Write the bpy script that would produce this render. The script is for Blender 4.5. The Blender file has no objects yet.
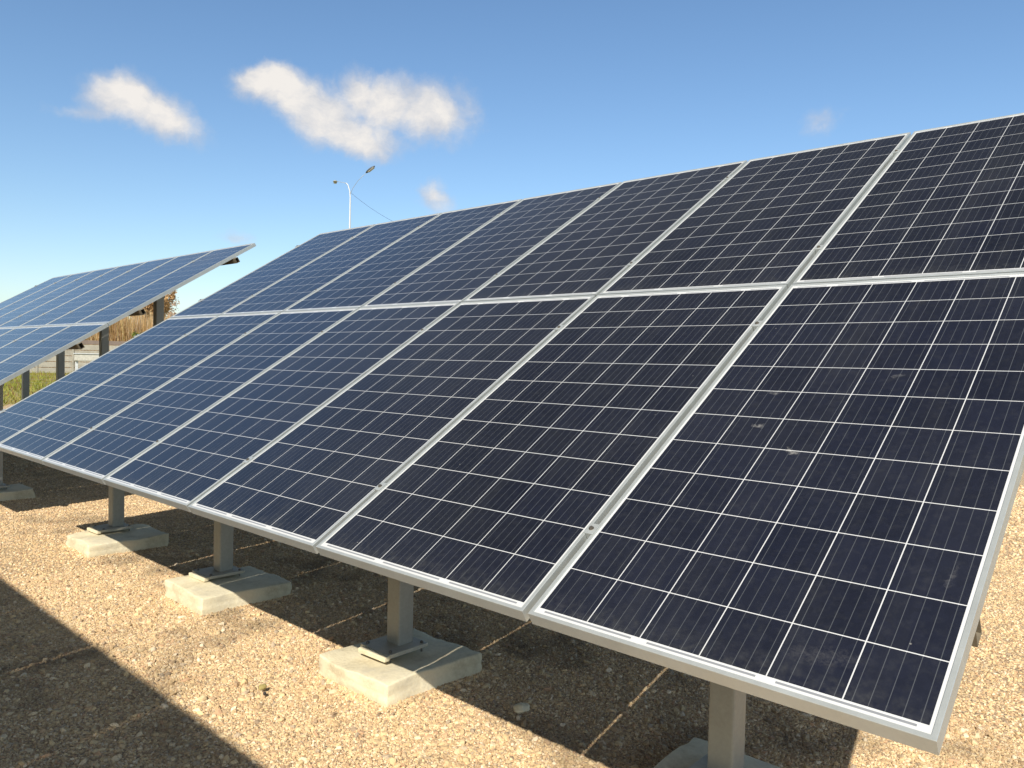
import bpy, bmesh, math, random
import numpy as np
from mathutils import Vector, Matrix, Euler, noise
random.seed(7); rng = np.random.default_rng(7)
sc = bpy.context.scene
C = sc.collection
R = math.radians

# ------------------------------------------------------------------ camera
F = 768.484; YAW, PITCH, ROLL = 0.741633, -0.026857, 0.022357
EYE = Vector((0.35217, -1.55132, 1.64094))
cy, sy = math.cos(YAW), math.sin(YAW)
fw = Vector((-sy*math.cos(PITCH), cy*math.cos(PITCH), math.sin(PITCH)))
r0 = Vector((cy, sy, 0)); u0 = r0.cross(fw)
rt = math.cos(ROLL)*r0 + math.sin(ROLL)*u0
up = -math.sin(ROLL)*r0 + math.cos(ROLL)*u0
cam = bpy.data.objects.new('camera', bpy.data.cameras.new('camera')); C.objects.link(cam)
M = Matrix((rt, up, -fw)).transposed().to_4x4(); M.translation = EYE
cam.matrix_world = M
cam.data.sensor_width = 36; cam.data.lens = F*36/1024
cam.data.clip_start = 0.05; cam.data.clip_end = 3000
sc.camera = cam

# ------------------------------------------------------------------ light
SUN = Vector((0.575, -1.04, 0.97)).normalized()
EL = math.asin(SUN.z); AZ = math.atan2(SUN.x, SUN.y)
sun = bpy.data.objects.new('sun', bpy.data.lights.new('sun', 'SUN')); C.objects.link(sun)
sun.data.energy = 5.0; sun.data.angle = R(0.48); sun.data.color = (1.0, 0.94, 0.84)
sun.rotation_euler = (-SUN).to_track_quat('-Z', 'Y').to_euler()
sc.view_settings.view_transform = 'Standard'; sc.view_settings.look = 'None'
sc.view_settings.exposure = 0.42; sc.view_settings.gamma = 1.0
sc.view_settings.use_curve_mapping = False

def pxdir(x, y): return (fw + (x-512)/F*rt - (y-384)/F*up).normalized()

world = bpy.data.worlds.new('World'); sc.world = world; world.use_nodes = True
wn, wl = world.node_tree.nodes, world.node_tree.links
wn.clear()
class G:
    """tiny helper for node graphs"""
    def __init__(s, nt): s.n, s.l = nt.nodes, nt.links
    def put(s, sock, v):
        if hasattr(v, 'is_output') or isinstance(v, bpy.types.NodeSocket): s.l.new(v, sock)
        else: sock.default_value = v
    def m(s, op, a, b=0.0, c=0.0, clamp=False):
        n = s.n.new('ShaderNodeMath'); n.operation = op; n.use_clamp = clamp
        for i, v in enumerate((a, b, c)): s.put(n.inputs[i], v)
        return n.outputs[0]
    def v(s, op, a, b=(0, 0, 0)):
        n = s.n.new('ShaderNodeVectorMath'); n.operation = op
        s.put(n.inputs[0], a)
        if op == 'SCALE': s.put(n.inputs[3], b)
        else: s.put(n.inputs[1], b)
        return n.outputs[1] if op in ('DOT_PRODUCT', 'LENGTH', 'DISTANCE') else n.outputs[0]
    def mix(s, f, a, b):
        n = s.n.new('ShaderNodeMix'); n.data_type = 'RGBA'
        s.put(n.inputs[0], f)
        for sock, v in ((n.inputs[6], a), (n.inputs[7], b)):
            if isinstance(v, tuple) and len(v) == 3: v = (*v, 1)
            s.put(sock, v)
        return n.outputs[2]
    def noise(s, vec, scale, detail=4, rough=.55, out=0):
        n = s.n.new('ShaderNodeTexNoise'); s.put(n.inputs['Vector'], vec)
        s.put(n.inputs['Scale'], scale); n.inputs['Detail'].default_value = detail
        n.inputs['Roughness'].default_value = rough
        return n.outputs[out]
    def voro(s, vec, scale, out='Distance', feature='F1', rnd=1.0):
        n = s.n.new('ShaderNodeTexVoronoi'); n.feature = feature; s.put(n.inputs['Vector'], vec)
        n.inputs['Scale'].default_value = scale; n.inputs['Randomness'].default_value = rnd
        return n.outputs[out]
    def rng(s, v, a, b, c=0.0, d=1.0, smooth=False):
        n = s.n.new('ShaderNodeMapRange'); n.clamp = True
        if smooth: n.interpolation_type = 'SMOOTHSTEP'
        s.put(n.inputs[0], v)
        for i, k in enumerate((a, b, c, d)): n.inputs[i+1].default_value = k
        return n.outputs[0]
    def ramp(s, v, stops):
        n = s.n.new('ShaderNodeValToRGB'); s.put(n.inputs[0], v); e = n.color_ramp.elements
        while len(e) < len(stops): e.new(0.5)
        for el, (p, c) in zip(e, stops): el.position = p; el.color = (*c, 1)
        return n.outputs[0]
    def bump(s, h, strength, dist, normal=None):
        n = s.n.new('ShaderNodeBump'); s.put(n.inputs['Height'], h)
        n.inputs['Strength'].default_value = strength; n.inputs['Distance'].default_value = dist
        if normal: s.l.new(normal, n.inputs['Normal'])
        return n.outputs[0]
g = G(world.node_tree)
sky = wn.new('ShaderNodeTexSky'); sky.sky_type = 'NISHITA'; sky.sun_disc = False
sky.sun_elevation = EL; sky.sun_rotation = AZ; sky.altitude = 200
sky.air_density = 1.0; sky.dust_density = 0.9; sky.ozone_density = 1.7
tc = wn.new('ShaderNodeTexCoord'); D = tc.outputs['Generated']
warp = g.v('SUBTRACT', g.noise(D, 9.0, 5, .6, out=1), (.5, .5, .5))
Dw = g.v('ADD', D, g.v('SCALE', warp, .045))
warp2 = g.v('SUBTRACT', g.noise(D, 34.0, 5, .65, out=1), (.5, .5, .5))
Dw = g.v('ADD', Dw, g.v('SCALE', warp2, .009))
# clouds: (pixel x, y, radius x, radius y, tilt in degrees, weight) turned into fixed world directions
CL = [(256, 82, 26, 15, 5, 1), (284, 88, 34, 20, -15, 1), (312, 108, 38, 26, -30, 1), (342, 130, 40, 18, -30, .95), (358, 92, 17, 17, 20, .95),
      (392, 104, 34, 24, 0, 1.05), (430, 116, 36, 26, 0, 1.1), (385, 138, 34, 14, -20, .75), (372, 150, 26, 9, -20, .6), (300, 128, 26, 12, -20, .6),
      (236, 96, 14, 12, 40, .45), (458, 94, 20, 26, 20, .5),
      (112, 92, 22, 14, 0, .7), (130, 100, 28, 20, -15, .95), (148, 112, 36, 22, -22, .95), (174, 126, 28, 16, -30, .85), (82, 112, 34, 8, 0, .5),
      (435, 199, 22, 17, -20, .92), (817, 123, 22, 13, 10, .68), (240, 237, 26, 9, 0, .5)]
field = None
for (px, py, rx, ry, tl, w) in CL:
    c = pxdir(px, py); e1 = fw.cross(Vector((0, 0, 1))).normalized(); e1 = (e1 - c*e1.dot(c)).normalized()
    e2 = e1.cross(c)*1.0
    if e2.z < 0: e2 = -e2
    a = R(tl); A = (math.cos(a)*e1 + math.sin(a)*e2)/(rx/F); B = (-math.sin(a)*e1 + math.cos(a)*e2)/(ry/F)
    v = g.v('SUBTRACT', Dw, tuple(c))
    q = g.m('ADD', g.m('POWER', g.m('ABSOLUTE', g.v('DOT_PRODUCT', v, tuple(A))), 2), g.m('POWER', g.m('ABSOLUTE', g.v('DOT_PRODUCT', v, tuple(B))), 2))
    front = g.m('MULTIPLY', g.m('GREATER_THAN', g.v('DOT_PRODUCT', D, tuple(c)), 0.5), w)
    fld = g.m('MULTIPLY', front, g.m('EXPONENT', g.m('MULTIPLY', q, -0.9)))
    field = fld if field is None else g.m('ADD', g.m('MAXIMUM', field, fld), g.m('MULTIPLY', g.m('MINIMUM', field, fld), .35))
fbm = g.noise(Dw, 19.0, 10, .60)
dens = g.m('ADD', field, g.m('MULTIPLY', g.m('SUBTRACT', fbm, .5), 1.35))
alpha = g.rng(dens, .24, 1.12, 0, .95, True)
lit = g.noise(g.v('MULTIPLY', Dw, (1, 1, 1.9)), 24.0, 7, .65)
ccol = g.mix(g.rng(g.m('ADD', g.m('MULTIPLY', dens, .5), lit), .74, 1.18), (3.7, 3.85, 4.2), (5.8, 5.5, 5.15))
tint = g.mix(1.0, sky.outputs[0], sky.outputs[0])
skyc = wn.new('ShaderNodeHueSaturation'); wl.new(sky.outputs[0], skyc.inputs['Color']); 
bg = wn.new('ShaderNodeBackground'); bg.inputs['Strength'].default_value = 0.120
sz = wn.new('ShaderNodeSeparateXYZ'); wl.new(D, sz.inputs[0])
g.l.new(g.rng(sz.outputs[2], .45, .70, 1.12, .55, True), skyc.inputs['Saturation'])   # unseen upper sky desaturated, added to neutralise fill light in the shade
zenith_dim = g.rng(sz.outputs[2], .45, .75, 1.0, .33, True)          # unseen upper sky dimmed, added to weaken fill light in the shade
skyd = g.v('MULTIPLY', g.v('SCALE', skyc.outputs[0], zenith_dim), (1.0, 1.01, 1.0))
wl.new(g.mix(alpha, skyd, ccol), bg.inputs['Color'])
wo = wn.new('ShaderNodeOutputWorld'); wl.new(bg.outputs[0], wo.inputs['Surface'])

# ------------------------------------------------------------------ helpers
def tag(o, label=None, cat=None, group=None, kind=None):
    if label: o['label'] = label
    if cat: o['category'] = cat
    if group: o['group'] = group
    if kind: o['kind'] = kind
    return o
def empty(name, loc=(0, 0, 0), rz=0):
    o = bpy.data.objects.new(name, None); C.objects.link(o); o.location = loc; o.rotation_euler.z = rz
    o.empty_display_size = .2
    return o
def mesh_obj(name, bm, mat, parent=None, smooth=False):
    me = bpy.data.meshes.new(name); bm.to_mesh(me); bm.free()
    if smooth:
        for p in me.polygons: p.use_smooth = True
    if mat: me.materials.append(mat)
    o = bpy.data.objects.new(name, me); C.objects.link(o)
    if parent: o.parent = parent
    return o
def np_obj(name, verts, faces, mat, parent=None, cols=None, smooth=False, k=3):
    """faces: (n,k) array"""
    me = bpy.data.meshes.new(name)
    nv, nf = len(verts), len(faces)
    me.vertices.add(nv); me.vertices.foreach_set('co', np.asarray(verts, np.float32).ravel())
    me.loops.add(nf*k); me.loops.foreach_set('vertex_index', np.asarray(faces, np.int32).ravel())
    me.polygons.add(nf); me.polygons.foreach_set('loop_start', np.arange(0, nf*k, k, dtype=np.int32))
    me.polygons.foreach_set('loop_total', np.full(nf, k, np.int32))
    if smooth: me.polygons.foreach_set('use_smooth', np.ones(nf, bool))
    me.update(calc_edges=True)
    if cols is not None:
        a = me.color_attributes.new('tone', 'FLOAT_COLOR', 'POINT')
        c = np.ones((nv, 4), np.float32); c[:, :3] = cols; a.data.foreach_set('color', c.ravel())
    me.materials.append(mat)
    o = bpy.data.objects.new(name, me); C.objects.link(o)
    if parent: o.parent = parent
    return o
def box(bm, lo, hi, bev=0.0, mat=None):
    lo, hi = Vector(lo), Vector(hi)
    r = bmesh.ops.create_cube(bm, size=1.0, matrix=Matrix.Translation((lo+hi)/2) @ Matrix.Diagonal((*(hi-lo), 1)))
    vs = r['verts']
    if mat is not None: bmesh.ops.transform(bm, matrix=mat, verts=vs)
    if bev > 0:
        es = list({e for v in vs for e in v.link_edges})
        bmesh.ops.bevel(bm, geom=es, offset=bev, segments=2, affect='EDGES', profile=.6)
def tube(bm, pts, rad, seg=8, cap=True):
    pts = [Vector(p) for p in pts]; n = len(pts)
    rads = rad if isinstance(rad, (list, tuple)) else [rad]*n
    rings = []; prev = None
    for i, p in enumerate(pts):
        t = (pts[min(i+1, n-1)]-pts[max(i-1, 0)]).normalized()
        if prev is None: a = t.orthogonal().normalized()
        else: a = (prev - t*prev.dot(t)).normalized()
        prev = a; b = t.cross(a)
        rings.append([bm.verts.new(p + rads[i]*(math.cos(2*math.pi*k/seg)*a + math.sin(2*math.pi*k/seg)*b)) for k in range(seg)])
    for i in range(n-1):
        for k in range(seg):
            bm.faces.new((rings[i][k], rings[i][(k+1) % seg], rings[i+1][(k+1) % seg], rings[i+1][k]))
    if cap: bm.faces.new(rings[0][::-1]); bm.faces.new(rings[-1])
def cyl(bm, base, r, h, seg=12, mat=None):
    m = Matrix.Translation(Vector(base)+Vector((0, 0, h/2)))
    if mat is not None: m = mat @ m
    bmesh.ops.create_cone(bm, cap_ends=True, segments=seg, radius1=r, radius2=r, depth=h, matrix=m)

def mat(name):
    m = bpy.data.materials.new(name); m.use_nodes = True
    nt = m.node_tree; b = nt.nodes['Principled BSDF']; g = G(nt)
    t = nt.nodes.new('ShaderNodeTexCoord')
    return m, g, b, t
def setp(b, **k):
    for n, v in k.items():
        n = n.replace('_', ' ')
        if isinstance(v, tuple) and len(v) == 3 and b.inputs[n].type == 'RGBA': v = (*v, 1)
        b.inputs[n].default_value = v

# ------------------------------------------------------------------ materials
PW, PL, GX, GY = 0.992, 1.956, 0.0203, 0.009
TH = 0.556483
def glass_mat(name, smears=()):
    m, g, b, t = mat(name)
    P = t.outputs['Object']
    sx = m.node_tree.nodes.new('ShaderNodeSeparateXYZ'); g.l.new(P, sx.inputs[0])
    x, y = sx.outputs[0], sx.outputs[1]
    oi = m.node_tree.nodes.new('ShaderNodeObjectInfo')
    X = g.m('DIVIDE', g.m('SUBTRACT', x, .0190), .1594); Y = g.m('DIVIDE', g.m('SUBTRACT', y, .0315), .158)
    fx, fy = g.m('FRACT', X), g.m('FRACT', Y)
    def inside(v, a, c): return g.m('MULTIPLY', g.m('GREATER_THAN', v, a), g.m('LESS_THAN', v, c))
    cell = g.m('MULTIPLY', g.m('MULTIPLY', inside(X, 0, 5.985), inside(Y, 0, 11.985)), g.m('MULTIPLY', g.m('LESS_THAN', fx, .983), g.m('LESS_THAN', fy, .983)))
    bus = g.m('LESS_THAN', g.m('ABSOLUTE', g.m('SUBTRACT', g.m('FRACT', g.m('MULTIPLY', fx, 5/.983)), .5)), .026)
    bus = g.m('MULTIPLY', bus, g.m('MULTIPLY', inside(X, 0, 5.985), inside(Y, -.03, 12.02)))
    bus = g.m('MULTIPLY', bus, g.m('LESS_THAN', fx, .983))
    rb = g.m('MULTIPLY', inside(y, .0205, .0262), g.m('LESS_THAN', g.m('ABSOLUTE', g.m('SUBTRACT', g.m('FRACT', g.m('DIVIDE', X, 2)), .5)), .43))
    rtop = g.m('MULTIPLY', inside(y, PL-.0262, PL-.0205), g.m('LESS_THAN', g.m('ABSOLUTE', g.m('SUBTRACT', g.m('FRACT', g.m('ADD', g.m('DIVIDE', X, 2), .5)), .5)), .43))
    rb = g.m('MULTIPLY', g.m('ADD', rb, rtop), inside(X, .1, 5.9))
    # per-cell tone and crystal flakes of polycrystalline silicon
    cmb = m.node_tree.nodes.new('ShaderNodeCombineXYZ')
    g.l.new(g.m('FLOOR', X), cmb.inputs[0]); g.l.new(g.m('FLOOR', Y), cmb.inputs[1]); g.l.new(g.m('MULTIPLY', oi.outputs['Random'], 37.0), cmb.inputs[2])
    wnz = m.node_tree.nodes.new('ShaderNodeTexWhiteNoise'); g.l.new(cmb.outputs[0], wnz.inputs['Vector'])
    off = g.v('ADD', P, g.v('SCALE', wnz.outputs['Color'], 3.0))
    flake = g.voro(off, 55.0, 'Color')
    fl = m.node_tree.nodes.new('ShaderNodeSeparateColor'); g.l.new(flake, fl.inputs[0])
    tone = g.m('ADD', g.m('MULTIPLY', wnz.outputs['Value'], .45), g.m('MULTIPLY', fl.outputs[0], .35))
    tone = g.m('ADD', tone, g.m('MULTIPLY', oi.outputs['Random'], .35))
    cc = g.mix(tone, (.0052, .0066, .0130), (.0100, .0122, .0235))
    col = g.mix(cell, (.52, .53, .53), cc)
    col = g.mix(bus, col, g.mix(cell, (.62, .63, .66), (.058, .064, .073)))
    col = g.mix(rb, col, (.20, .21, .23))
    # thin film of dust
    rn = g.v('ADD', P, g.v('SCALE', g.v('ADD', (0, 0, 0), (1, 2, 3)), g.m('MULTIPLY', oi.outputs['Random'], 9)))
    dn = g.noise(rn, 2.2, 6, .6); dn2 = g.noise(rn, 45.0, 4, .6)
    streak = g.noise(g.v('MULTIPLY', rn, (14, .9, 1)), 1.0, 4, .6)
    film = g.m('ADD', g.rng(dn, .3, .75, .002, .018), g.m('MULTIPLY', g.rng(dn2, .5, .8), .022))
    film = g.m('ADD', film, g.rng(streak, .5, .8, 0, .022))
    # dust that settled along the lower frame
    film = g.m('ADD', film, g.m('MULTIPLY', g.rng(y, .10, .012, 0, 1), g.rng(dn2, .35, .7, .0, .07)))
    col = g.mix(film, col, (.36, .36, .30))
    spots = g.rng(g.voro(rn, 11.0), .0, .035, .5, 0)
    col = g.mix(g.m('MULTIPLY', spots, g.m('GREATER_THAN', g.noise(rn, 5.0, 2), .56)), col, (.5, .48, .43))
    for (px, py, ax, ay, an, st) in smears:
        d = g.v('SUBTRACT', g.v('MULTIPLY', P, (1, 1, 0)), (px, py, 0))
        d = g.v('ADD', d, g.v('SCALE', g.v('MULTIPLY', g.v('SUBTRACT', g.noise(P, 30.0, 5, .65, out=1), (.5, .5, .5)), (1, 1, 0)), .06))
        c, s = math.cos(R(an)), math.sin(R(an))
        q = g.m('ADD', g.m('POWER', g.m('ABSOLUTE', g.v('DOT_PRODUCT', d, (c/ax, s/ax, 0))), 2), g.m('POWER', g.m('ABSOLUTE', g.v('DOT_PRODUCT', d, (-s/ay, c/ay, 0))), 2))
        f = g.m('MULTIPLY', g.rng(q, 1.0, .1, 0, st), g.rng(g.noise(P, 120.0, 4, .7), .38, .62))
        col = g.mix(f, col, (.55, .54, .50))
    g.l.new(col, b.inputs['Base Color'])
    g.l.new(g.rng(dn, .3, .8, .10, .2), b.inputs['Roughness'])
    b.inputs['IOR'].default_value = 1.42
    return m
M_glass = glass_mat('solar_glass')
M_glass_dirty = glass_mat('solar_glass_dirty', [(.424, .818, .030, .016, -35, .42), (.269, .931, .022, .012, -20, .28), (.257, 1.126, .03, .012, 5, .16), (.60, 1.25, .02, .01, 10, .10), (.93, .42, .008, .04, 0, .07), (.75, .12, .10, .03, 10, .04)])

def metal_mat(name, col, metal=.6, rough=.42, var=.12, bump=.0, scale=8):
    m, g, b, t = mat(name); P = t.outputs['Object']
    n1 = g.noise(P, scale, 6, .6); n2 = g.noise(P, scale*9, 4, .6)
    f = g.m('ADD', g.m('MULTIPLY', n1, .6), g.m('MULTIPLY', n2, .4))
    c2 = tuple(v*(1-var*2) for v in col)
    g.l.new(g.mix(g.rng(f, .35, .65), c2, col), b.inputs['Base Color'])
    g.l.new(g.rng(n1, .3, .7, rough-.08, rough+.1), b.inputs['Roughness'])
    b.inputs['Metallic'].default_value = metal
    if bump: g.l.new(g.bump(n2, bump, .002), b.inputs['Normal'])
    return m
M_alu = metal_mat('anodised_aluminium', (.50, .53, .52), .5, .38, .05)
M_steel = metal_mat('galvanised_steel', (.36, .36, .32), .3, .5, .10, .1)
M_plate = metal_mat('dusty_plate', (.50, .46, .36), .1, .7, .15, .2)
M_rail = metal_mat('dull_brown_rail', (.20, .17, .12), .3, .6, .2)
M_bolt = metal_mat('dull_bolt', (.22, .20, .17), .7, .5, .2)
M_back = metal_mat('backsheet_white', (.5, .5, .5), 0, .5, .03)
M_black = metal_mat('black_plastic', (.02, .02, .022), 0, .45, .1)
M_paintpole = metal_mat('pole_paint', (.58, .60, .61), .1, .45, .06)

def concrete_mat():
    m, g, b, t = mat('cast_concrete'); P = t.outputs['Object']
    n1 = g.noise(P, 5, 6, .65); n2 = g.noise(P, 60, 5, .65); n3 = g.voro(P, 90)
    oi = m.node_tree.nodes.new('ShaderNodeObjectInfo')
    c = g.ramp(g.m('ADD', n1, g.m('MULTIPLY', g.m('SUBTRACT', n2, .5), .35)), [(.25, (.42, .35, .225)), (.5, (.63, .555, .375)), (.72, (.72, .65, .47))])
    c = g.mix(g.rng(n3, .0, .12, .5, 0), c, (.25, .22, .17))
    n4 = g.noise(P, 2.6, 5, .7)
    c = g.mix(g.rng(n4, .56, .66, 0, .35), c, (.33, .29, .22))
    g.l.new(c, b.inputs['Base Color']); b.inputs['Roughness'].default_value = .92
    h = g.m('ADD', g.m('MULTIPLY', n1, .6), g.m('MULTIPLY', n2, .4))
    g.l.new(g.bump(h, .6, .012), b.inputs['Normal'])
    return m
M_conc = concrete_mat()

# pebble palette, linear base colours (warm crushed stone)
PAL = np.array([(.50, .375, .20), (.54, .43, .25), (.41, .29, .15), (.30, .21, .12), (.58, .48, .32), (.20, .135, .085),
                (.34, .225, .13), (.47, .335, .185), (.27, .225, .17), (.62, .54, .40), (.38, .225, .13), (.15, .11, .08)])
PAL = (PAL*.84 + np.array((.50, .39, .225))*.27)*np.array((1.24, 1.19, 1.17))
PWT = np.array([3, 3, 2.4, 1.6, 2, .9, 1.3, 2, .8, 1, .9, .5]); PWT = PWT/PWT.sum()
def gravel_mat():
    m, g, b, t = mat('gravel_ground'); P = t.outputs['Object']
    nd = g.v('SCALE', g.v('SUBTRACT', g.noise(P, 60, 3, .5, out=1), (.5, .5, .5)), .008)
    Pw = g.v('ADD', P, nd)
    v1 = m.node_tree.nodes.new('ShaderNodeTexVoronoi'); v1.inputs['Scale'].default_value = 84; g.l.new(Pw, v1.inputs['Vector'])
    s = m.node_tree.nodes.new('ShaderNodeSeparateColor'); g.l.new(v1.outputs['Color'], s.inputs[0])
    stops = [(i/11.0, tuple(c)) for i, c in enumerate(PAL[[11, 5, 3, 6, 2, 10, 7, 0, 8, 1, 4, 9]])]
    col = g.ramp(s.outputs[0], stops)
    big = g.noise(P, .9, 5, .6); mid = g.noise(P, 6, 4, .6)
    col = g.mix(g.rng(v1.outputs['Distance'], .45, .85, 0, .7), col, (.10, .07, .045))
    col = g.mix(g.rng(big, .4, .65, 0, .25), col, (.52, .41, .24))
    col = g.mix(g.rng(mid, .56, .72, 0, .3), col, (.36, .27, .17))
    g.l.new(col, b.inputs['Base Color']); b.inputs['Roughness'].default_value = .95
    h = g.m('SUBTRACT', 1.0, g.m('POWER', v1.outputs['Distance'], 2.0))
    h = g.m('ADD', h, g.m('MULTIPLY', s.outputs[1], .5))
    g.l.new(g.bump(h, .9, .009), b.inputs['Normal'])
    return m
M_gravel = gravel_mat()
def pebble_mat():
    m, g, b, t = mat('pebble')
    a = m.node_tree.nodes.new('ShaderNodeAttribute'); a.attribute_type = 'INSTANCER'; a.attribute_name = 'tone'
    n = g.noise(t.outputs['Object'], 2.5, 4, .6)
    c = g.mix(g.rng(n, .3, .7, 0, .4), a.outputs['Color'], g.mix(.5, a.outputs['Color'], (.25, .2, .14)))
    g.l.new(c, b.inputs['Base Color']); b.inputs['Roughness'].default_value = .85
    return m
M_pebble = pebble_mat()
def tone_mat(name, rough=.8, trans=0.0, spec=.3):
    m, g, b, t = mat(name)
    a = m.node_tree.nodes.new('ShaderNodeAttribute'); a.attribute_name = 'tone'
    g.l.new(a.outputs['Color'], b.inputs['Base Color']); b.inputs['Roughness'].default_value = rough
    b.inputs['Specular IOR Level'].default_value = spec
    if trans:
        tr = m.node_tree.nodes.new('ShaderNodeBsdfTranslucent'); g.l.new(a.outputs['Color'], tr.inputs[0])
        mx = m.node_tree.nodes.new('ShaderNodeMixShader'); mx.inputs[0].default_value = trans
        out = m.node_tree.nodes['Material Output']
        g.l.new(b.outputs[0], mx.inputs[1]); g.l.new(tr.outputs[0], mx.inputs[2]); g.l.new(mx.outputs[0], out.inputs[0])
    return m
M_leaf = tone_mat('leaf', .6, .35)
M_bark = tone_mat('bark', .9)
def soil_mat():
    m, g, b, t = mat('meadow'); P = t.outputs['Object']
    n1 = g.noise(P, .25, 6, .6); n2 = g.noise(P, 3, 6, .7)
    c = g.ramp(g.m('ADD', g.m('MULTIPLY', n1, .5), g.m('MULTIPLY', n2, .5)), [(.35, (.12, .13, .03)), (.5, (.24, .22, .06)), (.65, (.30, .22, .10))])
    g.l.new(c, b.inputs['Base Color']); b.inputs['Roughness'].default_value = 1
    g.l.new(g.bump(n2, .8, .05), b.inputs['Normal'])
    return m
M_soil = soil_mat()
def asphalt_mat():
    m, g, b, t = mat('asphalt'); P = t.outputs['Object']
    n = g.noise(P, 40, 4, .7); n1 = g.noise(P, .6, 4, .6)
    g.l.new(g.ramp(g.m('ADD', g.m('MULTIPLY', n, .4), g.m('MULTIPLY', n1, .6)), [(.3, (.10, .10, .095)), (.7, (.2, .19, .175))]), b.inputs['Base Color'])
    b.inputs['Roughness'].default_value = .9
    return m
M_asph = asphalt_mat()
M_road_white = metal_mat('road_paint', (.75, .74, .70), 0, .7, .1)

# ------------------------------------------------------------------ setting
def sheet(name, x0, y0, x1, y1, z, m):
    bm = bmesh.new(); vs = [bm.verts.new(p) for p in ((x0, y0, z), (x1, y0, z), (x1, y1, z), (x0, y1, z))]; bm.faces.new(vs)
    return tag(mesh_obj(name, bm, m), kind='structure')
sheet('ground', -900, -900, 900, 900, -.035, M_soil)
def gravel_pad():
    bm = bmesh.new()
    nx, ny = 150, 120; x0, x1, y0, y1 = -27.5, 18.0, -15.0, 17.0
    vs = []
    for j in range(ny+1):
        row = []
        for i in range(nx+1):
            x = x0+(x1-x0)*i/nx; y = y0+(y1-y0)*j/ny
            e = min(x-x0, x1-x, y-y0, y1-y)
            z = .001 + min(1, e/1.0)*(-.009 + .009*noise.noise(Vector((x*.9, y*.9, 0))))
            row.append(bm.verts.new((x, y, z)))
        vs.append(row)
    for j in range(ny):
        for i in range(nx): bm.faces.new((vs[j][i], vs[j][i+1], vs[j+1][i+1], vs[j+1][i]))
    return tag(mesh_obj('gravel_ground', bm, M_gravel, smooth=True), kind='structure')
gravel_pad()
def zground(x, y): return -.008 + .009*noise.noise(Vector((x*.9, y*.9, 0)))

# ------------------------------------------------------------------ solar panels
def frame_bm():
    prof = [(0, -.040), (0, -.001), (.001, 0), (.0105, 0), (.0115, -.001), (.0115, -.0034), (.002, -.0034), (.002, -.0385), (.028, -.0385), (.028, -.040)]
    bm = bmesh.new(); loops = []
    for (cx, cyy, sx, sy_) in ((0, 0, 1, 1), (PW, 0, -1, 1), (PW, PL, -1, -1), (0, PL, 1, -1)):
        loops.append([bm.verts.new((cx+sx*o, cyy+sy_*o, z)) for o, z in prof])
    n = len(prof)
    for a in range(4):
        A, B = loops[a], loops[(a+1) % 4]
        for k in range(n): bm.faces.new((A[k], B[k], B[(k+1) % n], A[(k+1) % n]))
    bmesh.ops.recalc_face_normals(bm, faces=bm.faces)
    return bm
def lam_bm():
    bm = bmesh.new(); box(bm, (.003, .003, -.0082), (PW-.003, PL-.003, -.0036)); return bm
def jbox_bm():
    bm = bmesh.new(); box(bm, (PW/2-.06, PL-.22, -.028), (PW/2+.06, PL-.12, -.0085), .004)
    tube(bm, [(PW/2-.05, PL-.17, -.02), (PW/2-.16, PL-.2, -.036), (PW/2-.3, PL-.33, -.052), (PW/2-.42, PL-.36, -.038)], .0032, 6)
    tube(bm, [(PW/2+.05, PL-.17, -.02), (PW/2+.16, PL-.2, -.036), (PW/2+.3, PL-.35, -.055), (PW/2+.42, PL-.36, -.038)], .0032, 6)
    return bm
clean = {}
def make_panel():
    p = mesh_obj('solar_panel', lam_bm(), M_glass)
    mesh_obj('frame', frame_bm(), M_alu, p)
    mesh_obj('junction_box', jbox_bm(), M_black, p)
    return p
def copy_tree(o, parent=None):
    c = o.copy(); c.data = clean.get(o.name, c.data); C.objects.link(c); c.parent = parent
    for ch in list(o.children): copy_tree(ch, c)
    return c
def clamp_proto():
    bm = bmesh.new(); box(bm, (-.0175, -.022, .0006), (.0175, .022, .0042), .0008); box(bm, (-.0085, -.022, -.040), (.0085, .022, .0004))
    c = mesh_obj('mid_clamp', bm, M_alu)
    bm = bmesh.new(); cyl(bm, (0, 0, .0044), .0062, .0055, 6); cyl(bm, (0, 0, .0042), .0085, .001, 16)
    mesh_obj('bolt', bm, M_bolt, c)
    return c
PITCHX = PW+GX
PURV = (.345, 1.606, 2.323, 3.585)
VTOP = 2*PL+GY
Z0 = .97
NC = 7
def rafter_bm():
    bm = bmesh.new(); box(bm, (-.03, .12, -.19), (.03, VTOP-.18, -.101), .004); return bm
first_panel = make_panel(); clean[first_panel.name] = first_panel.data; first_clamp = clamp_proto(); used = [False, False]
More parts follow.
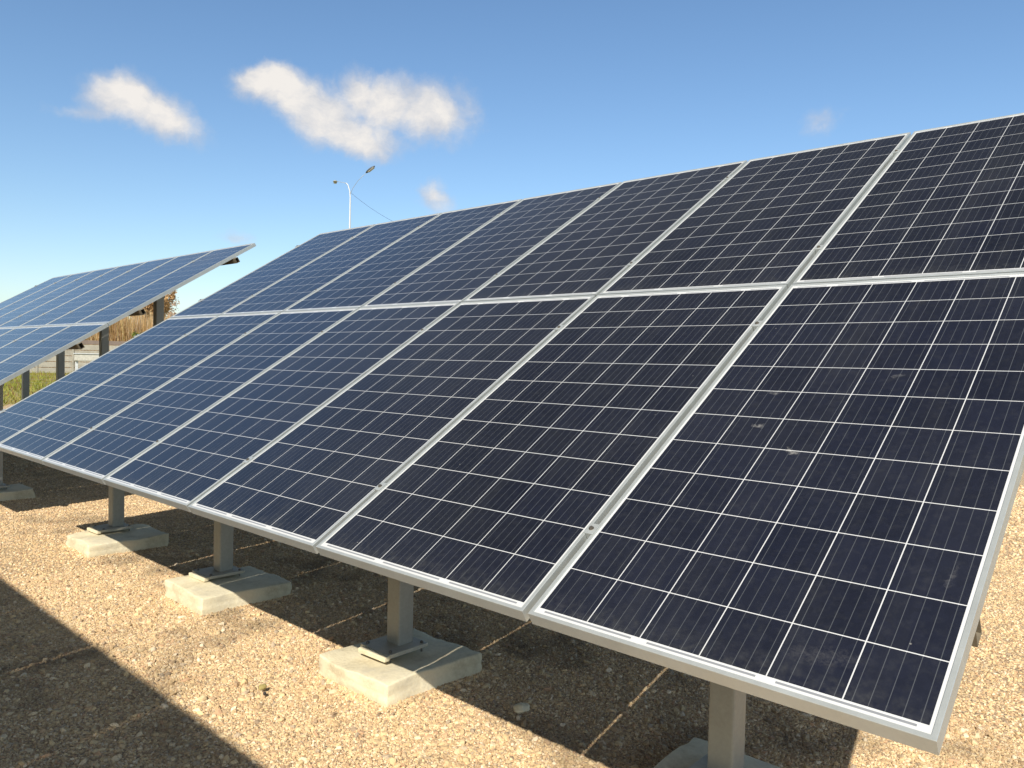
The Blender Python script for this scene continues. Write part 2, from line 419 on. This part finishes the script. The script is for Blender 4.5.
def solar_array(x0, y0, posts, label, group, dirty=None, z0=Z0, TH=TH, stick=-.004):
    root = empty('solar_array', (x0, y0, 0)); tag(root, label, 'solar array', group)
    ct, st = math.cos(TH), math.sin(TH)
    def place(o, u, v, w=0.0):
        o.location = (u, v*ct - w*st, z0 + v*st + w*ct)
    for r_ in range(2):
        for c_ in range(NC):
            if used[0]: p = copy_tree(first_panel, root)
            else: p = first_panel; p.parent = root; used[0] = True
            jx, jy = random.uniform(-.0012, .0012), random.uniform(-.0015, .0015)
            place(p, -(c_+1)*PITCHX + GX + jx, r_*(PL+GY) + jy, random.uniform(-.0006, .0006))
            if 'label' in p: del p['label']
            p.rotation_euler = (TH, random.uniform(-.0008, .0008), random.uniform(-.0006, .0006))
            if dirty == (r_, c_): soiled = p
    if dirty:
        soiled.data = soiled.data.copy(); soiled.data.materials[0] = M_glass_dirty
        soiled['label'] = 'lower nearest panel with pale bird smears on its glass'
    width = NC*PITCHX - GX
    rx = Matrix.Rotation(TH, 4, 'X')
    # purlins run along the row under the panels
    for i, v in enumerate(PURV):
        bm = bmesh.new()
        # open C section rail with a lip
        for lo, hi in (((-width-.03, -.02, -.1005), (stick, .022, -.0975)), ((-width-.03, -.02, -.097), (stick, -.017, -.0445)), ((-width-.03, -.02, -.044), (stick, .022, -.041)), ((-width-.03, .019, -.097), (stick, .022, -.0445))):
            box(bm, lo, hi)
        o = mesh_obj('purlin', bm, M_rail, root); place(o, 0, v); o.rotation_euler.x = TH
    for c_ in range(NC+1):
        for v in PURV if c_ else ():
            if used[1]: k = copy_tree(first_clamp, root)
            else: k = first_clamp; k.parent = root; used[1] = True
            if c_ == 0: place(k, .0105-.003, v)
            elif c_ == NC: place(k, -width-.0105+.003, v)
            else: place(k, -c_*PITCHX + GX/2, v)
            k.rotation_euler.x = TH
    ft = first_post = None
    for i, px in enumerate(posts):
        rf = mesh_obj('rafter', rafter_bm(), M_steel, root); place(rf, px, 0); rf.rotation_euler.x = TH
        for yy, slabz in ((1.06, .104), (2.84, .104)):
            topz = z0 + yy*math.tan(TH) - .19/ct - .005
            bm = bmesh.new(); box(bm, (-.05, -.05, slabz+.038), (.05, .05, topz-.0), .008)
            po = mesh_obj('post', bm, M_steel, root); po.location = (px, yy, 0)
            bm = bmesh.new(); box(bm, (-.125, -.165, slabz+.020), (.115, .10, slabz+.040), .003)
            bp = mesh_obj('base_plate', bm, M_plate, po)
            bm = bmesh.new(); box(bm, (-.095, -.205, slabz+.014), (.115, -.170, slabz+.040), .005)
            ab = mesh_obj('anchor_bar', bm, M_conc, po); ab.rotation_euler.z = .05
            bm = bmesh.new(); box(bm, (-.06, -.10, slabz-.01), (.06, .06, slabz+.0195), .003)
            mesh_obj('levelling_block', bm, M_steel, po)
            for bx in (-.10, .09):
                for by in (-.135, .075):
                    bm = bmesh.new(); cyl(bm, (bx, by, slabz-.01), .005, .062, 8); cyl(bm, (bx, by, slabz+.0402), .010, .008, 6)
                    mesh_obj('anchor_bolt', bm, M_bolt, po)
            # head bracket
            for s in (-1, 1):
                bm = bmesh.new(); box(bm, (s*.056-.003, -.055, topz-.10), (s*.056+.003, .055, topz+.10), 0)
                mesh_obj('bracket', bm, M_steel, po)
    return root
POSTS = [-.93, -2.81, -4.76, -6.70]
POSTB = [-1.53, -3.35, -5.16, -6.92]
arrA = solar_array(0, 0, POSTS, 'large tilted solar array filling the right half, its lower edge nearest the camera', 'rows of tilted solar panels', dirty=(0, 0))
XB = -8.17
arrB = solar_array(XB, -.156, POSTB, 'smaller looking tilted solar array farther off at the left edge of the view', 'rows of tilted solar panels', z0=.924, TH=.5625, stick=.05)
arrB.rotation_euler.z = .0066
XC = .56
arrC = solar_array(XC, -6.54, POSTS, 'solar array behind the viewer that throws the striped shadow on the bottom left gravel', 'rows of tilted solar panels')
XD = arrC.location.x - 8.69
arrD = solar_array(XD, -6.54, POSTB, 'left neighbour of the array behind the viewer, seen only by its shadow', 'rows of tilted solar panels')
# a loose wire by the second post
bm = bmesh.new(); tube(bm, [(-4.80, .985, 1.05), (-4.81, .97, .93), (-4.84, .96, .80), (-4.85, .965, .70)], .0022, 6)
mesh_obj('loose_wire', bm, M_paintpole, arrA).location = (0, 0, 0)

# ------------------------------------------------------------------ concrete footings
def slab_mesh(seed, w, d, h):
    bm = bmesh.new()
    box(bm, (-w/2, -d/2, -.03), (w/2, d/2, h), .009)
    bmesh.ops.subdivide_edges(bm, edges=[e for e in bm.edges if e.calc_length() > .05], cuts=9, use_grid_fill=True)
    for v in bm.verts:
        p = v.co*3.5 + Vector((seed*7.3, 0, 0)); n = noise.noise_vector(p); n2 = noise.noise_vector(v.co*22+Vector((seed, 3, 0)))
        v.co += n*.019 + n2*.0042
        edge = (abs(v.co.x) > w/2-.03) + (abs(v.co.y) > d/2-.03) + (v.co.z > h-.02)
        if edge >= 2: v.co *= 1 - .035*max(0, noise.noise(v.co*11+Vector((seed*3, 0, 0)))-.05)*2
        if v.co.z < .04 and edge >= 1:   # rough mortar foot
            k = 1 + .022*(.6+noise.noise(v.co*10+Vector((0, seed*3, 0)))); v.co.x *= k; v.co.y *= k
    return bm
slabs = []
def slab(x, y, rz, label, seed, w=.57, d=.635, h=.104, group='concrete footings under the posts'):
    o = mesh_obj('concrete_footing', slab_mesh(seed, w, d, h), M_conc, smooth=False)
    for p in o.data.polygons: p.use_smooth = True
    o.location = (x, y, 0); o.rotation_euler.z = rz
    slabs.append((x, y, w, d)); return tag(o, label, 'concrete block', group)
FRONT = ['pale concrete footing block at the bottom edge, under the nearest front post', 'large sunlit concrete footing block with a chipped left foot, second nearest',
         'sunlit concrete footing block third from the viewer, below a dangling wire', 'smallest looking sunlit concrete footing, under the farthest front post of the large array']
for i, (x, rz) in enumerate(((-.91, .03), (-2.765, 0.0), (-4.61, .0), (-6.54, -.02))):
    slab(x, 1.02, rz, FRONT[i], i+1)
for i, x in enumerate(POSTS):
    slab(x, 2.86, .02*i-.03, 'concrete footing under a rear post in the shade of the large array', i+11, group='shaded rear footings')
for i, u in enumerate(POSTB):
    slab(XB+u+.02, .87, .02, 'half shaded concrete footing at the left edge of the photo' if i == 0 else 'concrete footing under a front post of the left array', i+21, group=None if i == 0 else 'footings of the left array')
    slab(XB+u, 2.70, .0, 'concrete footing under a rear post of the left array', i+31, group='rear footings of the left array')
for u in POSTS:
    slab(XC+u, -6.58+1.02, 0, 'concrete footing of the array behind the viewer', 41, group='footings behind the viewer'); slab(XC+u, -6.58+2.86, 0, 'concrete footing of the array behind the viewer', 42, group='footings behind the viewer')

# ------------------------------------------------------------------ gravel pebbles (stuff)
def pebbles():
    def batch(n, x0, x1, y0, y1, rmin, rmax):
        x = rng.uniform(x0, x1, n); y = rng.uniform(y0, y1, n); r = rng.uniform(rmin, rmax, n)*rng.choice([.85, 1, 1, 1.15, 1.35], n)
        return x, y, r
    parts = [batch(400000, -6.0, 0.6, -1.2, 2.6, .0032, .0057), batch(100000, -11.5, -6.0, -1.5, 3.5, .0045, .0074),
             batch(60000, -1.8, 2.2, 2.6, 6.5, .0045, .0074), batch(30000, -2, 5, 6.5, 12, .008, .013), batch(9000, -6, .6, -1.2, 2.6, .009, .0135), batch(60000, -15.5, -4, 2.6, 8.0, .007, .012), batch(60000, -19, -11.5, -1.5, 2.6, .008, .013)]
    for (sx, sy_, w, d) in slabs[:4]+slabs[8:9]:      # stones banked against the footings
        m = 2600; side = rng.integers(0, 4, m); t = rng.uniform(-.5, .5, m); e_ = np.abs(rng.normal(0, .022, m))
        px_ = np.where(side < 2, sx+t*(w+.05), np.where(side == 2, sx-w/2-e_, sx+w/2+e_)); py_ = np.where(side == 0, sy_-d/2-e_, np.where(side == 1, sy_+d/2+e_, sy_+t*(d+.05)))
        parts.append((px_, py_, rng.uniform(.004, .0085, m)))
    nb = sum(len(p[0]) for p in parts[6:])
    x, y, r = (np.concatenate([p[i] for p in parts]) for i in range(3))
    keep = np.ones(len(x), bool)
    for (sx, sy_, w, d) in slabs: keep &= ~((np.abs(x-sx) < w/2-.002) & (np.abs(y-sy_) < d/2-.002))
    # keep only what the view or a step aside can see
    dx, dy = x-EYE.x, y-EYE.y; dep = dx*fw.x+dy*fw.y; lat = dx*rt.x+dy*rt.y
    keep &= (dep > .6) & (np.abs(lat) < dep*.74+.35)
    x, y, r = x[keep], y[keep], r[keep]; n = len(x)
    bank = np.zeros(n)
    for (sx, sy_, w, d) in slabs:
        dd = np.maximum(np.abs(x-sx)-w/2, np.abs(y-sy_)-d/2); bank = np.maximum(bank, .014*np.clip(1-dd/.06, 0, 1)*(.3+.7*rng.random(n)))
    z = np.array([zground(a, b) for a, b in zip(x, y)]) + bank + r*rng.uniform(-.15, .45, n)
    patch = np.array([noise.noise(Vector((a*1.1, b*1.4, 7))) + .8*noise.noise(Vector((a*4.2, b*4.2, 2))) for a, b in zip(x, y)])
    tone = PAL[rng.choice(len(PAL), n, p=PWT)]*rng.uniform(.80, 1.14, (n, 1))
    tone *= (1 - np.clip(patch-.12, 0, .6)*.75)[:, None]*np.array((1, .99, .97))      # damp, darker patches in the stone
    me = bpy.data.meshes.new('gravel'); me.vertices.add(n)
    me.vertices.foreach_set('co', np.stack([x, y, z], 1).astype(np.float32).ravel())
    a = me.attributes.new('scl', 'FLOAT_VECTOR', 'POINT')
    s = r[:, None]*np.stack([rng.uniform(.9, 1.45, n), rng.uniform(.75, 1.1, n), rng.uniform(.5, .85, n)], 1)
    a.data.foreach_set('vector', s.astype(np.float32).ravel())
    a = me.attributes.new('rot', 'FLOAT_VECTOR', 'POINT')
    a.data.foreach_set('vector', np.stack([rng.normal(0, .45, n), rng.normal(0, .45, n), rng.uniform(0, 6.28, n)], 1).astype(np.float32).ravel())
    a = me.attributes.new('tone', 'FLOAT_COLOR', 'POINT')
    c = np.ones((n, 4), np.float32); c[:, :3] = tone; a.data.foreach_set('color', c.ravel())
    o = bpy.data.objects.new('gravel', me); C.objects.link(o); me.materials.append(M_pebble)
    nt = bpy.data.node_groups.new('pebble_cover', 'GeometryNodeTree')
    nt.interface.new_socket('Geometry', in_out='INPUT', socket_type='NodeSocketGeometry'); nt.interface.new_socket('Geometry', in_out='OUTPUT', socket_type='NodeSocketGeometry')
    N, L = nt.nodes, nt.links
    gi, go = N.new('NodeGroupInput'), N.new('NodeGroupOutput')
    join = N.new('GeometryNodeGeometryToInstance')
    for k in range(4):
        ico = N.new('GeometryNodeMeshIcoSphere'); ico.inputs['Subdivisions'].default_value = 2
        nz = N.new('ShaderNodeTexNoise'); nz.noise_dimensions = '4D'; nz.inputs['W'].default_value = k*5.1; nz.inputs['Scale'].default_value = 1.1
        sub = N.new('ShaderNodeVectorMath'); sub.operation = 'SUBTRACT'; sub.inputs[1].default_value = (.5, .5, .5); L.new(nz.outputs['Color'], sub.inputs[0])
        sca = N.new('ShaderNodeVectorMath'); sca.operation = 'SCALE'; sca.inputs[3].default_value = 1.5; L.new(sub.outputs[0], sca.inputs[0])
        sp = N.new('GeometryNodeSetPosition'); L.new(ico.outputs[0], sp.inputs['Geometry']); L.new(sca.outputs[0], sp.inputs['Offset'])
        sm = N.new('GeometryNodeSetMaterial'); sm.inputs['Material'].default_value = M_pebble; L.new(sp.outputs[0], sm.inputs[0])
        L.new(sm.outputs[0], join.inputs[0])
    iop = N.new('GeometryNodeInstanceOnPoints'); iop.inputs['Pick Instance'].default_value = True
    L.new(gi.outputs[0], iop.inputs['Points']); L.new(join.outputs[0], iop.inputs['Instance'])
    for nm, sock in (('scl', 'Scale'), ('rot', 'Rotation')):
        na = N.new('GeometryNodeInputNamedAttribute'); na.data_type = 'FLOAT_VECTOR'; na.inputs['Name'].default_value = nm
        if nm == 'rot':
            e = N.new('FunctionNodeEulerToRotation'); L.new(na.outputs['Attribute'], e.inputs[0]); L.new(e.outputs[0], iop.inputs[sock])
        else: L.new(na.outputs['Attribute'], iop.inputs[sock])
    rv = N.new('FunctionNodeRandomValue'); rv.data_type = 'INT'
    for s_ in rv.inputs:
        if s_.type == 'INT' and s_.name == 'Max': s_.default_value = 3
    L.new([q for q in rv.outputs if q.type == 'INT'][0], iop.inputs['Instance Index'])
    L.new(iop.outputs[0], go.inputs[0])
    md = o.modifiers.new('cover', 'NODES'); md.node_group = nt
    return tag(o, 'loose pale crushed stone covering the ground between the arrays', 'gravel', kind='stuff')
pebbles()

# ------------------------------------------------------------------ small loose things on the gravel
def lump(name, loc, size, mat_, label, cat, seed, group=None):
    bm = bmesh.new(); bmesh.ops.create_icosphere(bm, subdivisions=3, radius=1)
    for v in bm.verts:
        v.co *= 1+.35*noise.noise(v.co*1.3+Vector((seed, 0, 0)))
        v.co = Vector((v.co.x*size[0], v.co.y*size[1], v.co.z*size[2]))
    o = mesh_obj(name, bm, mat_, smooth=True); o.location = loc; o.rotation_euler.z = seed
    return tag(o, label, cat, group)
lump('stone', (-2.00, 1.13, .025), (.04, .03, .02), M_conc, 'flat pale stone lying at the shadow edge between the two nearest footings', 'stone', 1.0)
lump('stone', (-3.055, .40, .022), (.022, .016, .014), metal_mat('ochre_stone', (.50, .40, .14), 0, .9, .3), 'small yellowish stone alone on the sunlit gravel', 'stone', 2.0)
lump('stone', (-3.00, .38, .012), (.010, .008, .008), metal_mat('dark_stone', (.06, .05, .045), 0, .9, .3), 'tiny dark stone beside the yellowish one on the gravel', 'stone', 3.0)
# dry leaf beyond the right edge of the large array
def leaf(name, loc, L_, W_, rot, label):
    bm = bmesh.new(); n = 10; rows = []
    for i in range(n+1):
        t = i/n; w = W_*math.sin(math.pi*t**.8)**.8*.5 + .0004
        rows.append([bm.verts.new((w*s, L_*(t-.5), .12*L_*math.sin(t*3)+abs(s)*w*.5)) for s in (-1, -.5, 0, .5, 1)])
    for i in range(n):
        for k in range(4): bm.faces.new((rows[i][k], rows[i][k+1], rows[i+1][k+1], rows[i+1][k]))
    bmesh.ops.solidify(bm, geom=list(bm.faces), thickness=.0008)
    o = mesh_obj(name, bm, metal_mat('dry_leaf', (.38, .26, .07), 0, .8, .3), smooth=True); o.location = loc; o.rotation_euler = rot
    return tag(o, label, 'leaf')

# ------------------------------------------------------------------ background: grass, fence, reeds, trees
def at(px, py, dep):
    return EYE + (fw + (px-512)/F*rt - (py-384)/F*up)*dep
# grass
def grass():
    V, Fc, Cc = [], [], []
    n = 52000
    x = rng.uniform(-75, -26.5, n); y = rng.uniform(-6, 44, n)
    dx, dy = x-EYE.x, y-EYE.y
    k = (-dx > 1.2*dy)
    x, y = x[k], y[k]; n = len(x)
    h = rng.uniform(.10, .32, n)*(1+.6*(rng.random(n) < .06)); a = rng.uniform(0, 6.28, n); w = rng.uniform(.012, .03, n)
    lean = rng.normal(0, .12, (n, 2))
    base = np.stack([x, y, np.full(n, -.02)], 1); d = np.stack([np.cos(a), np.sin(a), np.zeros(n)], 1)*w[:, None]
    tip = base + np.stack([lean[:, 0], lean[:, 1], h], 1)
    V = np.stack([base-d, base+d, tip], 1).reshape(-1, 3); Fc = np.arange(3*n).reshape(-1, 3)
    pn = np.array([noise.noise(Vector((a_*.15, b_*.15, 0))) for a_, b_ in zip(x, y)])
    green = np.array((.30, .33, .04)); dry = np.array((.45, .34, .11)); red = np.array((.25, .12, .06))
    t = np.clip(.35+pn*.9+rng.normal(0, .25, n) + np.clip((x+31)/4, 0, 1)*.5, 0, 1)[:, None]
    col = green*(1-t)+dry*t; m_ = (rng.random(n) < .12)[:, None]; col = np.where(m_, red, col)*rng.uniform(.7, 1.2, (n, 1))
    o = np_obj('grass', V, Fc, M_leaf, cols=np.repeat(col, 3, 0))
    tag(o, 'yellow green rough grass growing beyond the gravel', 'grass', kind='stuff')
grass()
# road beyond the grass, running roughly across the view there
tdir = pxdir(80, 360); tdir.z = 0; tdir.normalize(); pdir = Vector((-tdir.y, tdir.x, 0))   # away, across
def strip(name, d0, d1, z, m):
    bm = bmesh.new(); O = Vector((EYE.x, EYE.y, 0)); L_ = 220
    vs = [bm.verts.new(O+tdir*d+pdir*s+Vector((0, 0, z))) for d, s in ((d0, -L_), (d1, -L_), (d1, L_), (d0, L_))]
    vs.reverse(); bm.faces.new(vs); bmesh.ops.recalc_face_normals(bm, faces=bm.faces)
    if bm.faces[:][0].normal.z < 0: bmesh.ops.reverse_faces(bm, faces=bm.faces)
    return tag(mesh_obj(name, bm, m), kind='structure')
O2 = Vector((EYE.x, EYE.y, 0))
RD = 92
strip('road', RD, RD+9, .004, M_asph)
strip('road_marking', RD+.35, RD+.55, .009, M_road_white)
strip('verge', RD-14, RD-.2, -.006, metal_mat('pale_verge', (.42, .38, .27), 0, 1, .2))
M_cream = metal_mat('weathered_cream_concrete', (.42, .39, .32), 0, .9, .2, scale=2)
M_coping = metal_mat('brown_coping', (.22, .17, .14), 0, .9, .15, scale=2)
rz = math.atan2(pdir.y, pdir.x)
# horizontal board concrete fence
def panel_fence(dist, s0, s1, h, label):
    root = empty('concrete_fence', O2+tdir*dist+pdir*s0, rz); tag(root, label, 'fence')
    n = int(abs(s1-s0)/2.5)
    for i in range(n+1):
        bm = bmesh.new(); box(bm, (i*2.5-.07, -.08, -.05), (i*2.5+.07, .08, h+.08), .01); mesh_obj('post', bm, M_cream, root)
    for i in range(n):
        bm = bmesh.new()
        nb = 5
        for k in range(nb): box(bm, (i*2.5+.075, -.03, .03+k*(h-.35)/nb), (i*2.5+2.425, .03, .03+(k+1)*(h-.35)/nb-.05), .01)
        mesh_obj('fence_panel', bm, M_cream, root)
        bm = bmesh.new(); box(bm, (i*2.5+.075, -.05, h-.33), (i*2.5+2.425, .05, h), .01); mesh_obj('top_board', bm, M_coping, root)
    return root
panel_fence(72, -12, 14, 2.75, 'pale concrete board fence with a brown top board, seen under the left array')
# wire mesh fence nearer, thin posts and wires
def wire_fence(dist, s0, s1):
    root = empty('wire_fence', O2+tdir*dist+pdir*s0, rz); tag(root, 'thin wire fence with slim posts standing in the grass', 'fence')
    Ls = s1-s0; n = int(Ls/2.5)
    for i in range(n+1):
        bm = bmesh.new(); tube(bm, [(i*2.5, 0, -.05), (i*2.5, 0, 1.55)], .028, 8); mesh_obj('post', bm, M_steel, root)
    bm = bmesh.new()
    for k in range(9): tube(bm, [(0, .0, .12+k*.17), (n*2.5, 0, .12+k*.17)], .0035, 4)
    for k in range(int(n*2.5/.35)): tube(bm, [(k*.35, .005, .12), (k*.35, .005, 1.48)], .0035, 4)
    mesh_obj('wire_mesh', bm, M_steel, root)
wire_fence(46, -9, 12)
# white cabinet on legs in front of the concrete fence
M_cab = metal_mat('aged_white_paint', (.55, .53, .46), 0, .6, .15)
cb = empty('electrical_cabinet', O2+tdir*62+pdir*-.0, rz); tag(cb, 'white electrical cabinet on a post by the pale fence', 'cabinet')
bm = bmesh.new(); box(bm, (-1.2, -.3, 1.15), (.35, .3, 1.62), .03); mesh_obj('body', bm, M_cab, cb)
bm = bmesh.new(); box(bm, (-1.27, -.36, 1.622), (.42, .36, 1.68), .01); mesh_obj('lid', bm, M_paintpole, cb)
for s in (-.95, .2):
    bm = bmesh.new(); box(bm, (s-.09, -.1, -.05), (s+.09, .1, 1.149), .01); mesh_obj('leg', bm, M_paintpole, cb)
bm = bmesh.new(); box(bm, (-.5, -.315, 1.22), (.2, -.301, 1.68), .004); mesh_obj('door', bm, M_cream, cb)

def tree(loc, h, spread, seed, label, cols, leafn, leafs, lean=0.0, twig=True, group=None, kind='tree', name='autumn_tree'):
    rs = random.Random(seed); nr = np.random.default_rng(seed)
    root = empty(name, loc); tag(root, label, kind, group)
    bm = bmesh.new(); ends = []
    def branch(p, d, L_, r, depth):
        pts = [p]; rr = [r]; n = 4
        for i in range(n):
            d = (d + Vector((rs.gauss(0, .14), rs.gauss(0, .14), .05+rs.gauss(0, .06)))).normalized()
            p = p + d*L_/n; pts.append(p); rr.append(r*(1-.16*(i+1)))
            if depth >= 2: ends.append(p.copy())
        tube(bm, pts, rr, 6 if depth < 2 else 4, cap=False)
        if depth < 4:
            for k in range(rs.choice((3, 3, 4))):
                i = rs.randint(2, n); a = rs.uniform(0, 6.28); o = Vector((math.cos(a), math.sin(a), 0))
                nd = (d*.8 + o*rs.uniform(.35, .8)*spread + Vector((0, 0, .25))).normalized()
                branch(pts[i], nd, L_*rs.uniform(.5, .75), rr[i]*.62, depth+1)
    nst = 1 if name != 'reed_thicket' else 3
    for s in range(nst):
        branch(Vector((rs.uniform(-.3, .3)*(nst > 1), rs.uniform(-.3, .3)*(nst > 1), -.1)), Vector((lean, 0, 1)).normalized(), h*.42, h*.022, 0)
    me_cols = np.tile(np.array((.20, .14, .10)), (len(bm.verts), 1))
    tr = mesh_obj('trunk', bm, M_bark, root)
    a = tr.data.color_attributes.new('tone', 'FLOAT_COLOR', 'POINT'); c = np.ones((len(tr.data.vertices), 4), np.float32); c[:, :3] = (.20, .145, .10); a.data.foreach_set('color', c.ravel())
    E = np.array([tuple(e) for e in ends]); n = leafn
    idx = nr.integers(0, len(E), n); p = E[idx] + nr.normal(0, .16*h/6, (n, 3))
    p[:, 2] = np.maximum(p[:, 2], .1)
    q = nr.normal(0, 1, (n, 3)); q /= np.linalg.norm(q, axis=1)[:, None]; w = np.cross(q, nr.normal(0, 1, (n, 3))); w /= np.linalg.norm(w, axis=1)[:, None]
    s = nr.uniform(.6, 1.3, (n, 1))*leafs
    V = np.stack([p-q*s, p+w*s*.45, p+q*s, p-w*s*.45], 1).reshape(-1, 3); Fq = np.arange(4*n).reshape(-1, 4)
    cl = np.array(cols)[nr.integers(0, len(cols), n)]*nr.uniform(.7, 1.25, (n, 1))
    np_obj('crown', V, Fq, M_leaf, root, cols=np.repeat(cl, 4, 0), k=4)
    return root
ORANGE = [(.50, .31, .13), (.44, .27, .12), (.56, .38, .18), (.40, .27, .14)]
GREEN = [(.14, .18, .03), (.22, .24, .04), (.10, .14, .03)]
PINK = [(.52, .38, .27), (.58, .44, .32), (.45, .33, .24)]
spec = [(152, 78, 8.0, ORANGE, 5200, 'tall orange brown tree right of the gap, beside the dark rear post'), (138, 84, 7.4, ORANGE, 5000, 'orange brown tree second from the right beyond the fence'),
        (122, 88, 6.6, PINK, 2600, 'thin half bare pinkish tree in the middle of the gap'), (108, 92, 6.2, PINK, 3000, 'low pinkish brown tree left of the half bare one'),
        (92, 86, 5.2, ORANGE, 4200, 'short orange tree rising behind the brown topped fence'), (172, 90, 8.2, PINK, 1300, 'nearly bare pale tree at the right end of the gap'),
        (70, 90, 4.6, ORANGE, 4000, 'low orange bush tree behind the left end of the pale fence'), (162, 98, 7.5, PINK, 1800, 'sparse pale brown tree behind the tall orange one')]
for i, (px, dep, h, cols, nl, lab) in enumerate(spec):
    p = at(px, 384, dep); tree((p.x, p.y, 0), h, .8, 100+i, lab, cols, nl, .16, group='autumn trees beyond the fence')
p = at(147, 384, 58); tree((p.x, p.y, 0), 3.9, 1.0, 300, 'small yellow green bush in front of the orange trees', GREEN, 2600, .09, name='green_bush', kind='bush')

def reeds():
    n = 48000
    s = rng.uniform(-7.2, 22, n); d = rng.uniform(75.5, 84, n)
    hn = np.array([noise.noise(Vector((a*.16, b*.2, 4))) for a, b in zip(s, d)])
    h = (5.6 + 2.2*hn - np.clip((s-2)*.25, 0, 1.6))*rng.uniform(.25, 1.15, n)
    P = np.array(tuple(O2)) + np.outer(d, np.array(tuple(tdir))) + np.outer(s, np.array(tuple(pdir)))
    P[:, 2] = -.02
    a = rng.uniform(0, 6.28, n); w = rng.uniform(.008, .022, n)[:, None]; dd = np.stack([np.cos(a), np.sin(a), 0*a], 1)*w
    lean = np.stack([rng.normal(0, .8, n), rng.normal(0, .8, n), h], 1)
    V = np.stack([P-dd*.5, P+dd*.5, P+lean*.7+dd, P+lean, P+lean*.7-dd], 1).reshape(-1, 3)
    col = np.array([(.62, .40, .17), (.56, .38, .18), (.74, .56, .32), (.52, .34, .17), (.60, .48, .20), (.70, .58, .42)])[rng.integers(0, 6, n)]*rng.uniform(.75, 1.2, (n, 1))
    o = np_obj('reeds', V, np.arange(5*n).reshape(-1, 5), M_leaf, cols=np.repeat(col, 5, 0), k=5)
    tag(o, 'tall orange and straw coloured reeds massed behind the pale fence', 'reeds', kind='stuff')
reeds()

# ------------------------------------------------------------------ street lamp and cable
DL = 36.5
b0 = at(347.2, 384, DL); lp = empty('street_lamp', (b0.x, b0.y, 0)); tag(lp, 'white double arm street lamp rising behind the large array', 'street lamp')
lp.rotation_euler.z = YAW   # local +X points to picture right
HT = 10.0
bm = bmesh.new(); tube(bm, [(0, 0, -.1), (0, 0, 4), (.0, 0, 8), (.0, 0, 9.3), (-.03, 0, 9.6), (-.12, 0, 9.88), (-.22, 0, 9.98)], [.06, .05, .040, .032, .028, .024, .018], 12)
mesh_obj('pole', bm, M_paintpole, lp, True)
def lamp_arm(pts, hd, hl, dark):
    bm = bmesh.new(); tube(bm, pts, .009, 8); mesh_obj('arm', bm, M_steel, lp, True)
    p = Vector(pts[-1]); d = Vector(hd).normalized()
    q = d.to_track_quat('X', 'Z').to_matrix().to_4x4()
    bm = bmesh.new(); bmesh.ops.create_uvsphere(bm, u_segments=16, v_segments=10, radius=1)
    for v in bm.verts:
        t = (v.co.x+1)/2; v.co = Vector((hl*t, v.co.y*.12*(1-.35*t), v.co.z*(.075 if v.co.z > 0 else .03)))
    hdo = mesh_obj('lamp_head', bm, dark, lp, True); hdo.matrix_local = Matrix.Translation(p) @ q
    bm = bmesh.new(); box(bm, (hl*.25, -.07, -.045), (hl*.85, .07, -.031), .004); mesh_obj('lens', bm, M_back, hdo)
M_head = metal_mat('grey_lamp_head', (.10, .11, .12), .2, .5, .1)
lamp_arm([(.0, 0, 9.45), (.12, -.05, 9.72), (.4, -.2, 10.05), (.78, -.35, 10.36)], (.78, -.3, .52), .58, M_head)
lamp_arm([(-.12, 0, 9.88), (-.30, .0, 9.98), (-.72, .0, 10.05)], (-.25, 1.0, .03), .5, M_steel)
# service cable to a low pole hidden behind the array
e = at(432, 236, 33.5); pe = empty('utility_pole', (e.x, e.y, 0)); tag(pe, 'short wooden pole behind the large array that takes the lamp cable', 'pole')
bm = bmesh.new(); tube(bm, [(0, 0, -.1), (0, 0, e.z+.15)], [.12, .09], 10); pp = mesh_obj('pole', bm, metal_mat('old_wood', (.2, .15, .1), 0, .9, .2), pe, True)
bm = bmesh.new(); box(bm, (-.35, -.04, e.z-.05), (.35, .04, e.z+.03), .005); mesh_obj('crossarm', bm, M_bark, pe)
a0 = at(350.5, 192.5, DL); pts = []
for i in range(17):
    t = i/16; p = a0.lerp(e, t); p.z -= .28*4*t*(1-t); pts.append(p)
bm = bmesh.new(); tube(bm, pts, .006, 5); tag(mesh_obj('power_cable', bm, M_black), 'thin dark cable sagging down from the street lamp to the right', 'cable')
